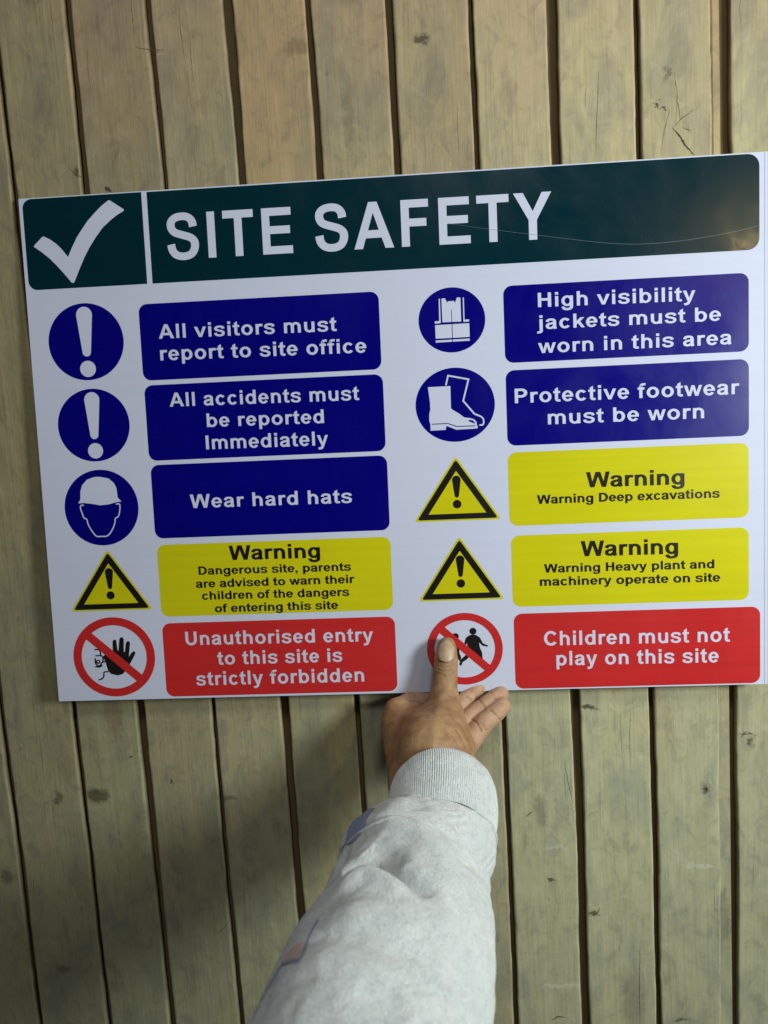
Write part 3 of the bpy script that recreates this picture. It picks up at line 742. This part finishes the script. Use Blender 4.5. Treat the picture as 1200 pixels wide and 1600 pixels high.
# chains: list of (point, radius mm); group 0 = back of hand and thumb, 1.. = fingers (pale palm side)
MM = 0.001
CH = [
    # forearm and wrist, going into the sleeve
    (0, [((0.0037, -0.1500, -0.2495), 26), ((0.0035, -0.1250, -0.2387), 26), ((0.0037, -0.0980, -0.2281), 26), ((0.0015, -0.0740, -0.2130), 25.5), ((0.0015, -0.0670, -0.2059), 25)], 7),
    (0, [((-0.0049, -0.1500, -0.2492), 22), ((-0.0063, -0.1220, -0.2377), 23), ((-0.0107, -0.0860, -0.2297), 21), ((-0.0151, -0.0570, -0.2150), 19.5), ((-0.0178, -0.0460, -0.2054), 17.5)], 7),
    (0, [((0.0124, -0.1500, -0.2475), 22), ((0.0141, -0.1200, -0.2371), 22), ((0.0154, -0.0920, -0.2251), 20), ((0.0158, -0.0740, -0.2110), 18)], 7),
    # body of the hand, thumb ball, first knuckle at the left
    (0, [((0.0015, -0.0710, -0.2041), 25), ((-0.0011, -0.0510, -0.2007), 19.5), ((-0.0066, -0.0390, -0.1980), 16.5)], 8),
    (0, [((-0.0178, -0.0470, -0.2060), 17), ((-0.0249, -0.0370, -0.1981), 13.0), ((-0.0245, -0.0330, -0.1899), 10)], 8),
    (0, [((0.0149, -0.0780, -0.2066), 19), ((0.0139, -0.0620, -0.1997), 19.5), ((0.0138, -0.0500, -0.1890), 16.0), ((0.0145, -0.0440, -0.1797), 12.2)], 7),
    # thumb
    (0, [((0.0144, -0.0440, -0.1818), 11.6), ((0.0157, -0.0385, -0.1701), 10.1), ((0.0170, -0.0345, -0.1576), 9.9), ((0.0181, -0.0318, -0.1489), 9.7), ((0.0190, -0.0300, -0.1415), 8.3), ((0.0192, -0.0292, -0.1385), 7.2)], 4),
    # palm behind the sign's lower edge
    (0, [((-0.0147, -0.0400, -0.2038), 14), ((0.0160, -0.0450, -0.2083), 17), ((0.0234, -0.0560, -0.2144), 13)], 8),
    (3, [((0.0256, -0.0660, -0.2203), 11), ((0.0321, -0.0760, -0.2240), 9), ((0.0332, -0.0900, -0.2318), 9)], 6),
    # forefinger: knuckle left of the thumb, then up and across behind the board
    (1, [((-0.0237, -0.0310, -0.1918), 10.5), ((-0.0141, -0.0215, -0.1888), 9.2), ((-0.0012, -0.0115, -0.1870), 7.0), ((0.0192, -0.0085, -0.1733), 6.6), ((0.0386, -0.0080, -0.1643), 6.2)], 4),
    # middle, ring and little fingers fanned to the right
    (2, [((0.0112, -0.0360, -0.2065), 9.5), ((0.0238, -0.0270, -0.1933), 7.6), ((0.0369, -0.0165, -0.1857), 7.0), ((0.0570, -0.0080, -0.1730), 6.4)], 1.0),
    (3, [((0.0191, -0.0420, -0.2097), 10), ((0.0352, -0.0335, -0.1977), 7.7), ((0.0492, -0.0265, -0.1907), 7.4), ((0.0618, -0.0190, -0.1853), 7.0)], 1.0),
    (4, [((0.0232, -0.0560, -0.2175), 11.5), ((0.0325, -0.0490, -0.2115), 9.3), ((0.0460, -0.0410, -0.1999), 8.2), ((0.0567, -0.0340, -0.1941), 7.6), ((0.0619, -0.0305, -0.1908), 7.0)], 1.0),
]
h = 0.0008
org = np.array([-0.045, -0.185, -0.235]); top = np.array([0.115, 0.0, -0.062])
dims = np.ceil((top - org) / h).astype(int)
ax = [org[d] + h * np.arange(dims[d]) for d in range(3)]
X, Y, Zg = np.meshgrid(*ax, indexing='ij')
X = X.astype(np.float32); Y = Y.astype(np.float32); Zg = Zg.astype(np.float32)
groups = {}
for g, pts, k in CH:
    Fc = np.full(X.shape, 1.0, np.float32)
    for (a, ra), (b_, rb) in zip(pts[:-1], pts[1:]):
        a = np.array(a); b_ = np.array(b_); ra *= MM; rb *= MM
        ab = b_ - a; L2 = ab @ ab
        lo = np.minimum(a, b_) - 0.045; hi = np.maximum(a, b_) + 0.045
        s = tuple(slice(max(0, int((lo[d] - org[d]) / h)), max(0, int((hi[d] - org[d]) / h))) for d in range(3))
        px, py, pz = X[s] - a[0], Y[s] - a[1], Zg[s] - a[2]
        t = np.clip((px * ab[0] + py * ab[1] + pz * ab[2]) / L2, 0, 1)
        d = np.sqrt((px - t * ab[0]) ** 2 + (py - t * ab[1]) ** 2 + (pz - t * ab[2]) ** 2) - (ra + (rb - ra) * t)
        Fc[s] = np.minimum(Fc[s], d)
    k *= MM
    if g in groups:
        G0 = groups[g]
        hh = np.clip(0.5 + 0.5 * (G0 - Fc) / k, 0, 1)
        groups[g] = G0 * (1 - hh) + Fc * hh - k * hh * (1 - hh)
    else:
        groups[g] = Fc
FT = groups[0]
for g, k in ((1, 3.5), (2, 1.2), (3, 1.4), (4, 1.6)):
    k *= MM
    hh = np.clip(0.5 + 0.5 * (FT - groups[g]) / k, 0, 1)
    FT = FT * (1 - hh) + groups[g] * hh - k * hh * (1 - hh)
V, Q = surface_nets(FT, org, h)
# palm-side mask and creases
vi = np.clip(((V - org) / h).round().astype(int), 0, dims - 1)
g0 = groups[0][vi[:, 0], vi[:, 1], vi[:, 2]]
gf = np.minimum.reduce([groups[g][vi[:, 0], vi[:, 1], vi[:, 2]] for g in (1, 2, 3, 4)])
palm = 1 / (1 + np.exp(-(g0 - gf) / 0.0012))


def smooth_mesh(V, Q, n, lam=0.5):
    E = np.concatenate([Q[:, [0, 1]], Q[:, [1, 2]], Q[:, [2, 3]], Q[:, [3, 0]]])
    E = np.concatenate([E, E[:, ::-1]])
    cnt = np.bincount(E[:, 0], minlength=len(V)).astype(float)[:, None]
    for _ in range(n):
        S = np.stack([np.bincount(E[:, 0], V[E[:, 1], d], minlength=len(V)) for d in range(3)], 1) / cnt
        V = V + lam * (S - V)
    return V


V = smooth_mesh(V, Q, 3)
CREASE = np.zeros(len(V))


def vnormals(V, Q):
    n = np.cross(V[Q[:, 2]] - V[Q[:, 0]], V[Q[:, 3]] - V[Q[:, 1]])
    N = np.zeros_like(V)
    for c in range(4):
        for d in range(3): N[:, d] += np.bincount(Q[:, c], n[:, d], minlength=len(V))
    return N / (np.linalg.norm(N, axis=1)[:, None] + 1e-12)


def groove(V, N, pts, depth, sig, two=True):
    """press a line into the surface (or raise a fold, depth < 0)"""
    best = np.full(len(V), 9.0)
    for a, b_ in zip(pts[:-1], pts[1:]):
        a = np.array(a); b_ = np.array(b_); ab = b_ - a
        t = np.clip(((V - a) @ ab) / (ab @ ab), 0, 1)
        best = np.minimum(best, np.linalg.norm(V - a - t[:, None] * ab, axis=1))
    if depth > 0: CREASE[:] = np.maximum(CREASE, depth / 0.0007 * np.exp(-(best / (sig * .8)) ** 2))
    return V - N * (depth * np.exp(-(best / sig) ** 2))[:, None]


N = vnormals(V, Q)
for P, dp, sg in [
        ([(0.0360, -0.0417, -0.1961), (0.0395, -0.0484, -0.1970), (0.0425, -0.0522, -0.2019)], .0009, .0010), ([(0.0394, -0.0436, -0.1949), (0.0438, -0.0497, -0.1979), (0.0461, -0.0507, -0.2024)], .0006, .0008),
        ([(0.0511, -0.0403, -0.1896), (0.0544, -0.0429, -0.1920), (0.0583, -0.0419, -0.1975)], .0009, .0010), ([(0.0413, -0.0220, -0.1862), (0.0443, -0.0313, -0.1859), (0.0470, -0.0348, -0.1890)], .0008, .0010),
        ([(0.0531, -0.0243, -0.1815), (0.0561, -0.0297, -0.1849)], .0006, .0010), ([(0.0332, -0.0253, -0.1834), (0.0373, -0.0252, -0.1868)], .0008, .0010),
        ([(0.0108, -0.0412, -0.1539), (0.0146, -0.0437, -0.1549), (0.0214, -0.0428, -0.1545)], .0006, .0009), ([(0.0095, -0.0411, -0.1566), (0.0155, -0.0449, -0.1578), (0.0235, -0.0420, -0.1574)], .0006, .0009),
        ([(0.0124, -0.0414, -0.1515), (0.0170, -0.0430, -0.1520), (0.0222, -0.0416, -0.1515)], .0004, .0008), ([(0.0178, -0.0527, -0.1713), (0.0217, -0.0523, -0.1737), (0.0252, -0.0490, -0.1752)], .0003, .0010),
        ([(0.0239, -0.0732, -0.1852), (0.0273, -0.0775, -0.1897), (0.0300, -0.0830, -0.1954)], .0006, .0010), ([(0.0216, -0.0819, -0.1873), (0.0245, -0.0862, -0.1916), (0.0277, -0.0894, -0.1974)], .0007, .0010), ([(0.0185, -0.0884, -0.1895), (0.0212, -0.0919, -0.1940), (0.0227, -0.0942, -0.1981)], .0004, .0009),
        ([(-0.0094, -0.0234, -0.1810), (-0.0071, -0.0349, -0.1821)], .0007, .0011), ([(-0.0134, -0.0397, -0.1825), (-0.0026, -0.0540, -0.1799), (0.0052, -0.0565, -0.1766)], .0003, .0012),
        ([(0.0123, -0.0542, -0.1727), (0.0089, -0.0677, -0.1786), (0.0063, -0.0869, -0.1847), (0.0046, -0.0952, -0.1932)], -.0014, .0045)]:
    V = groove(V, N, P, dp, sg)

# skin
w = NT('skin')
att = w.n('ShaderNodeAttribute', attribute_name='palm_side').outputs['Fac']
pos = w.n('ShaderNodeNewGeometry').outputs['Position']
n1 = w.noise(pos, 90.0, 4.0, 0.6); n2 = w.noise(pos, 420.0, 3.0, 0.6); n3 = w.noise(w.scale(pos, (1, 1, .35)), 1300.0, 3.0, 0.6)
back_c = w.mix(w.mapr(n1, 0.35, 0.65), (0.29, 0.155, 0.075, 1), (0.46, 0.285, 0.140, 1))
palm_c = w.mix(w.mapr(n1, 0.35, 0.65), (0.46, 0.275, 0.17, 1), (0.56, 0.355, 0.23, 1))
c = w.mix(att, back_c, palm_c)
c = w.mix(w.mapr(n2, 0.5, 0.75, 0, 0.25), c, (0.25, 0.12, 0.06, 1))
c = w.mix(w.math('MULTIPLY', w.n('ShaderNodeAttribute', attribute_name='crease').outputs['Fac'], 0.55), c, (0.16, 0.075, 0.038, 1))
wr = w.n('ShaderNodeTexVoronoi', {'Vector': pos, 'Scale': 900.0}).outputs['Distance']
hgt = w.math('ADD', w.math('MULTIPLY', wr, 0.5), n3)
w.set(Base_Color=c, Roughness=w.mapr(n2, .3, .7, 0.48, 0.66), Normal=w.bump(hgt, 0.6, 0.0005))
w.b.inputs['Subsurface Weight'].default_value = 0.12
w.b.inputs['Subsurface Radius'].default_value = (0.008, 0.003, 0.0015)
w.b.inputs['Subsurface Scale'].default_value = 0.5
M_SKIN = w.m
hand = mesh_obj('hand', V - np.array(person.location), Q.tolist(), M_SKIN, person, smooth=True)
at_ = hand.data.attributes.new('palm_side', 'FLOAT', 'POINT')
at_.data.foreach_set('value', palm.astype(np.float32))
hand.data.attributes.new('crease', 'FLOAT', 'POINT').data.foreach_set('value', np.clip(CREASE, 0, 1).astype(np.float32))

# thumb nail: a curved plate lying on the back of the thumb tip
wn = NT('nail'); nn = wn.noise(wn.n('ShaderNodeTexCoord').outputs['Object'], 150.0, 3.0)
wn.set(Base_Color=wn.mix(wn.mapr(nn, .3, .7), (0.40, 0.27, 0.165, 1), (0.52, 0.38, 0.255, 1)), Roughness=0.45)
NC = Vector((0.0186, -0.0398, -0.1395))
xd = Vector((1, 0.0, -0.03)).normalized()
zd = (Vector((0.0193, -0.0335, -0.1345)) - Vector((0.0179, -0.0415, -0.1468))).normalized()
nd = xd.cross(zd).normalized()
if nd.y > 0: nd = -nd
nv, nf = [], []
A_, B_ = 16, 18
for j in range(B_ + 1):
    t = -1 + 2 * j / B_
    hw = 6.6 * math.sqrt(max(0.0, 1 - abs(t) ** 3.0 * (0.86 if t < 0 else 0.92))) * (1 - 0.04 * t)
    for i in range(A_ + 1):
        s = -1 + 2 * i / A_
        x = s * hw
        z = t * 8.2 + (1 - s * s) * (0.9 if t > 0 else -0.5) * abs(t) ** 2
        y = 0.5 - 0.062 * x * x - 0.012 * (z - 1) ** 2
        nv.append(NC + (xd * x + zd * z + nd * y) * MM - person.location)
n1_ = len(nv)
nv += [v - nd * 0.0007 for v in nv]
for j in range(B_):
    for i in range(A_):
        a = j * (A_ + 1) + i
        nf.append((a, a + 1, a + A_ + 2, a + A_ + 1)); nf.append((n1_ + a, n1_ + a + A_ + 1, n1_ + a + A_ + 2, n1_ + a + 1))
ring = [i for i in range(A_ + 1)] + [j * (A_ + 1) + A_ for j in range(1, B_ + 1)] + [B_ * (A_ + 1) + i for i in range(A_ - 1, -1, -1)] + [j * (A_ + 1) for j in range(B_ - 1, 0, -1)]
for a, b_ in zip(ring, ring[1:] + ring[:1]): nf.append((a, n1_ + a, n1_ + b_, b_))
mesh_obj('thumb_nail', nv, nf, wn.m, person, smooth=True)

# ------------------------------------------------------------------ sleeve
def fabric(name, rib=False):
    w = NT(name)
    pos = w.n('ShaderNodeNewGeometry').outputs['Position']
    a = w.noise(pos, 38.0, 3.0, 0.5, 0.3); b_ = w.noise(w.scale(pos, (1.5, 1.0, 0.8)), 330.0, 4.0, 0.7, 1.2)
    m_ = w.noise(w.scale(pos, (1.5, 1.0, 0.8)), 120.0, 5.0, 0.72, 1.0)
    f1 = w.noise(w.scale(pos, (1, 1, 2.2)), 1500.0, 4.0, 0.7)
    lint = w.noise(w.scale(pos, (2.5, 1, 0.6)), 700.0, 3.0, 0.6, 2.0)
    c = w.mix(w.mapr(a, 0.36, 0.62), (0.82, 0.90, 0.915, 1), (0.89, 0.96, 0.965, 1))
    c = w.mix(w.mapr(m_, 0.48, 0.62, 0, 0.30), c, (0.54, 0.61, 0.63, 1))
    c = w.mix(w.mapr(b_, 0.51, 0.63, 0, 0.42), c, (0.40, 0.46, 0.50, 1))
    c = w.mix(w.mapr(lint, 0.53, 0.63, 0, 0.55), c, (0.92, 0.95, 0.94, 1))
    hg = w.math('ADD', w.math('MULTIPLY', f1, 0.7), w.math('MULTIPLY', b_, 1.1))
    w.set(Base_Color=c, Roughness=0.97, Normal=w.bump(hg, 0.85, 0.0016))
    w.b.inputs['Specular IOR Level'].default_value = 0.1
    w.b.inputs['Sheen Weight'].default_value = 0.30
    return w.m


M_FAB = fabric('heather_sweatshirt')
M_RIB = fabric('heather_rib')


def loft(rings, nseg, rows, disp, axis=None):
    """rings: (centre, rx, rz) ; smooth tube through them; disp(s, th, P, Nrm) adds relief. Section frame: x world-ish, and the cross axis"""
    Cn = np.array([r[0] for r in rings]); Rx = np.array([r[1] for r in rings]) * MM; Rz = np.array([r[2] for r in rings]) * MM
    n = len(rings)

    def cr(A, t):
        i = min(int(t), n - 2); u = t - i
        p0 = A[max(i - 1, 0)]; p1 = A[i]; p2 = A[i + 1]; p3 = A[min(i + 2, n - 1)]
        return 0.5 * ((2 * p1) + (-p0 + p2) * u + (2 * p0 - 5 * p1 + 4 * p2 - p3) * u * u + (-p0 + 3 * p1 - 3 * p2 + p3) * u ** 3)
    out = []
    for k in range(rows):
        t = (n - 1) * k / (rows - 1)
        c = cr(Cn, t); d = cr(Cn, min(t + .05, n - 1)) - cr(Cn, max(t - .05, 0)); d /= np.linalg.norm(d)
        if axis: d = np.array(axis) / np.linalg.norm(axis)
        x = np.array([1.0, 0, 0]); x -= d * (x @ d); x /= np.linalg.norm(x)
        z = np.cross(x, d); z = z if z[2] > 0 else -z
        th = np.linspace(0, 2 * np.pi, nseg, endpoint=False)
        nr = np.outer(np.cos(th), x) + np.outer(np.sin(th), z)
        rx, rz = cr(Rx, t), cr(Rz, t)
        P = c + np.outer(np.cos(th) * rx, x) + np.outer(np.sin(th) * rz, z)
        P = P + nr * disp(t, th, P)[:, None]
        out.append(P)
    return np.array(out)


def tube_faces(rows, nseg):
    f = []
    for k in range(rows - 1):
        for j in range(nseg):
            j2 = (j + 1) % nseg
            f.append((k * nseg + j, k * nseg + j2, (k + 1) * nseg + j2, (k + 1) * nseg + j))
    return f


SL = [((0.0068, -0.1300, -0.2421), 37, 35), ((0.0046, -0.1390, -0.2456), 38.2, 36.5), ((-0.0060, -0.1500, -0.2469), 43.5, 42), ((-0.0133, -0.1610, -0.2479), 48.5, 46.5), ((-0.0158, -0.1750, -0.2516), 49, 47.5), ((-0.0168, -0.1900, -0.2522), 50.6, 49), ((-0.0182, -0.2150, -0.2523), 52.7, 51), ((-0.0222, -0.2450, -0.2501), 54, 52),
      ((-0.0299, -0.2850, -0.2500), 57, 55), ((-0.0345, -0.3150, -0.2552), 59, 58), ((-0.0377, -0.3500, -0.2582), 61, 60), ((-0.0399, -0.3900, -0.2642), 63, 63)]


def P3(x, y, d): return np.array((x, y, d))


FOLDS = [  # centre line, push (+ in, - out), width : all metres
    ([(-0.0647, -0.2167, -0.2262), (-0.0535, -0.2248, -0.2112), (-0.0443, -0.2212, -0.2062), (-0.0349, -0.2221, -0.2024), (-0.0246, -0.2314, -0.1993), (-0.0141, -0.2409, -0.1989), (-0.0061, -0.2485, -0.2004), (0.0016, -0.2540, -0.2034)], .0120, .0062),
    ([(-0.0371, -0.2049, -0.2058), (-0.0262, -0.2148, -0.2016), (-0.0152, -0.2292, -0.1997)], .0060, .0085),
    ([(-0.0521, -0.2522, -0.2042), (-0.0430, -0.2438, -0.2017), (-0.0338, -0.2418, -0.1994), (-0.0245, -0.2490, -0.1976), (-0.0131, -0.2598, -0.1980)], -.0045, .0065),
    ([(-0.0603, -0.1640, -0.2322), (-0.0466, -0.1656, -0.2134), (-0.0286, -0.1777, -0.2056), (-0.0083, -0.1923, -0.2039), (0.0058, -0.2186, -0.2067), (0.0137, -0.2439, -0.2113)], -.0045, .0085),
    ([(-0.0123, -0.1434, -0.2147), (-0.0043, -0.1700, -0.2034)], .0045, .0070),
    ([(-0.0528, -0.1874, -0.2180), (-0.0580, -0.2126, -0.2185)], .0035, .0060),
    ([(-0.0512, -0.2710, -0.2004), (-0.0359, -0.2741, -0.1960), (-0.0204, -0.2795, -0.1959), (-0.0044, -0.2872, -0.2010)], -.0022, .0080),
    ([(0.0109, -0.1805, -0.2118), (0.0212, -0.1996, -0.2195), (0.0259, -0.1765, -0.2530)], .0025, .0060),
    ([(0.0093, -0.2473, -0.2080), (0.0168, -0.2638, -0.2155), (0.0216, -0.2784, -0.2246), (0.0214, -0.3040, -0.2314)], .0022, .0035),
    ([(-0.0600, -0.2870, -0.2030), (-0.0441, -0.2931, -0.1967), (-0.0216, -0.3020, -0.1968), (-0.0072, -0.3037, -0.2015)], .0026, .0070),
    ([(-0.0739, -0.3042, -0.2127), (-0.0510, -0.3054, -0.1992), (-0.0270, -0.3132, -0.1976), (-0.0099, -0.3251, -0.2034), (-0.0043, -0.3324, -0.2067)], -.0025, .0100),
    ([(-0.0318, -0.3232, -0.1978), (-0.0212, -0.3286, -0.1995), (-0.0124, -0.3380, -0.2028)], .0028, .0080),
    ([(-0.0041, -0.2594, -0.2008), (0.0046, -0.2726, -0.2055), (0.0117, -0.2897, -0.2129)], -.0018, .0060),
    ([(-0.0351, -0.2867, -0.1953), (-0.0166, -0.2925, -0.1970), (0.0033, -0.3045, -0.2080)], .0016, .0045),
    ([(0.0278, -0.2310, -0.2281), (0.0293, -0.2517, -0.2362), (0.0273, -0.2796, -0.2418)], .0018, .0050),
]


def fold_disp(P):
    o = np.zeros(len(P))
    for pts, dp, sg in FOLDS:
        best = np.full(len(P), 9.0); where = np.zeros(len(P)); m = len(pts) - 1
        for q, (a, b_) in enumerate(zip(pts[:-1], pts[1:])):
            a = np.array(a); b_ = np.array(b_); ab = b_ - a
            t = np.clip(((P - a) @ ab) / (ab @ ab), 0, 1)
            d = np.linalg.norm(P - a - t[:, None] * ab, axis=1)
            where = np.where(d < best, (q + t) / m, where); best = np.minimum(best, d)
        o -= dp * np.exp(-(best / sg) ** 2) * (0.12 + 0.88 * np.sin(np.pi * where) ** 0.7)
    return o


def nz(P, s, seed=0.0):
    return np.array([noise.noise(Vector((p[0] * s + seed, p[1] * s, p[2] * s))) for p in P])


def sleeve_disp(t, th, P):
    o = fold_disp(P) + 0.0022 * nz(P, 22) + 0.0009 * nz(P, 60, 5.0) + 0.0004 * nz(P, 150, 2.0)
    if 0.3 < t < 2.0:      # small gathers where the body of the sleeve meets the rib
        o += 0.00035 * math.sin((t - 0.3) / 1.7 * math.pi) * np.sin(th * 38 + 2 * np.sin(th * 5))
    return o * min(1.0, t * 1.2)


NS, NR = 260, 230
SP = loft(SL, NS, NR, sleeve_disp)
sv = SP.reshape(-1, 3) - np.array(person.location)
sl = mesh_obj('sleeve', sv, tube_faces(NR, NS), M_FAB, person, smooth=True)
sl.modifiers.new('cloth', 'SOLIDIFY').thickness = 0.0015

# ribbed cuff: rolled rim at the wrist, ribs along it
CA = (0.04, -1.0, -0.05)
CU = [((0.0082, -0.1090, -0.2264), 33.0, 31.5), ((0.0082, -0.1035, -0.2278), 34.5, 33), ((0.0083, -0.0995, -0.2285), 36.4, 34.8), ((0.0083, -0.1005, -0.2289), 38.0, 36.2), ((0.0084, -0.1070, -0.2314), 39.2, 37.2), ((0.0079, -0.1170, -0.2361), 39.6, 37.5), ((0.0068, -0.1290, -0.2413), 38.8, 36.6), ((0.0054, -0.1390, -0.2466), 36.5, 34.5)]


def cuff_disp(t, th, P):
    return 0.00034 * np.sin(th * 150) * min(1, max(0, (t - 1.6) * 2)) + 0.0014 * nz(P, 26, 8.0) + 0.0004 * nz(P, 90, 3.0)


CS, CRW = 900, 60
CP = loft(CU, CS, CRW, cuff_disp, CA)
cf = mesh_obj('cuff', CP.reshape(-1, 3) - np.array(person.location), tube_faces(CRW, CS), M_RIB, sl, smooth=True)

# printed shapes on the outer side of the sleeve
wi = NT('violet_print'); wi.set(Base_Color=(0.27, 0.31, 0.47, 1), Roughness=0.85)
wp = NT('pink_print'); wp.set(Base_Color=(0.60, 0.46, 0.43, 1), Roughness=0.85)


def sleeve_patch(name, outline, mat, lift=0.0006):
    """outline in (row, segment) of the sleeve surface"""
    cx = sum(p[0] for p in outline) / len(outline); cy = sum(p[1] for p in outline) / len(outline)
    pts = catmull(list(outline) + [outline[0]], 6)
    nr = 8
    vs, fs = [], []

    def at(r, s):
        r = min(max(r, 0), NR - 2); i = int(r); fr = r - i
        j = int(math.floor(s)) % NS; fs_ = s - math.floor(s); j2 = (j + 1) % NS
        p = (SP[i, j] * (1 - fs_) + SP[i, j2] * fs_) * (1 - fr) + (SP[i + 1, j] * (1 - fs_) + SP[i + 1, j2] * fs_) * fr
        c = SP[i].mean(0); n = p - c; n /= np.linalg.norm(n)
        return p + n * lift - np.array(person.location)
    for q in range(nr + 1):
        k = q / nr
        for p in pts: vs.append(at(cx + (p[0] - cx) * k, cy + (p[1] - cy) * k))
    m = len(pts)
    for q in range(nr):
        for j in range(m - 1): fs.append((q * m + j, q * m + j + 1, (q + 1) * m + j + 1, (q + 1) * m + j))
    return mesh_obj(name, vs, fs, mat, sl, smooth=True)


sleeve_patch('sleeve_print', [(62, 86), (58, 98), (66, 99), (79, 103), (99, 94), (93, 88), (67, 86)], wi.m)
sleeve_patch('sleeve_print', [(169, 87), (169, 93), (172, 97), (174, 90), (175, 85)], wp.m)
def sleeve_line(pts, wd):
    Q = catmull(pts, 5); L, R = [], []
    for i, p in enumerate(Q):
        a = Q[max(i - 1, 0)]; b = Q[min(i + 1, len(Q) - 1)]; dx, dy = b[0] - a[0], b[1] - a[1]; l = math.hypot(dx, dy) or 1
        L.append((p[0] - dy / l * wd, p[1] + dx / l * wd)); R.append((p[0] + dy / l * wd, p[1] - dx / l * wd))
    return L, R


def sleeve_strip(name, pts, mat, wd=0.5, lift=0.0008):
    L, R = sleeve_line(pts, wd)
    vs, fs = [], []
    for p, q in zip(L, R):
        for r, sg in (p, q):
            i = int(min(max(r, 0), NR - 2)); fr = min(max(r - i, 0), 1); j = int(math.floor(sg)) % NS; f2 = sg - math.floor(sg); j2 = (j + 1) % NS
            P = (SP[i, j] * (1 - f2) + SP[i, j2] * f2) * (1 - fr) + (SP[i + 1, j] * (1 - f2) + SP[i + 1, j2] * f2) * fr
            n = P - SP[i].mean(0); n /= np.linalg.norm(n)
            vs.append(P + n * lift - np.array(person.location))
    for i in range(len(L) - 1): fs.append((2 * i, 2 * i + 1, 2 * i + 3, 2 * i + 2))
    return mesh_obj(name, vs, fs, mat, sl, smooth=True)


sleeve_strip('sleeve_print', [(163, 86), (166, 87), (169, 87), (175, 85), (175, 89), (174, 95), (177, 99), (181, 102), (186, 104)], wi.m)
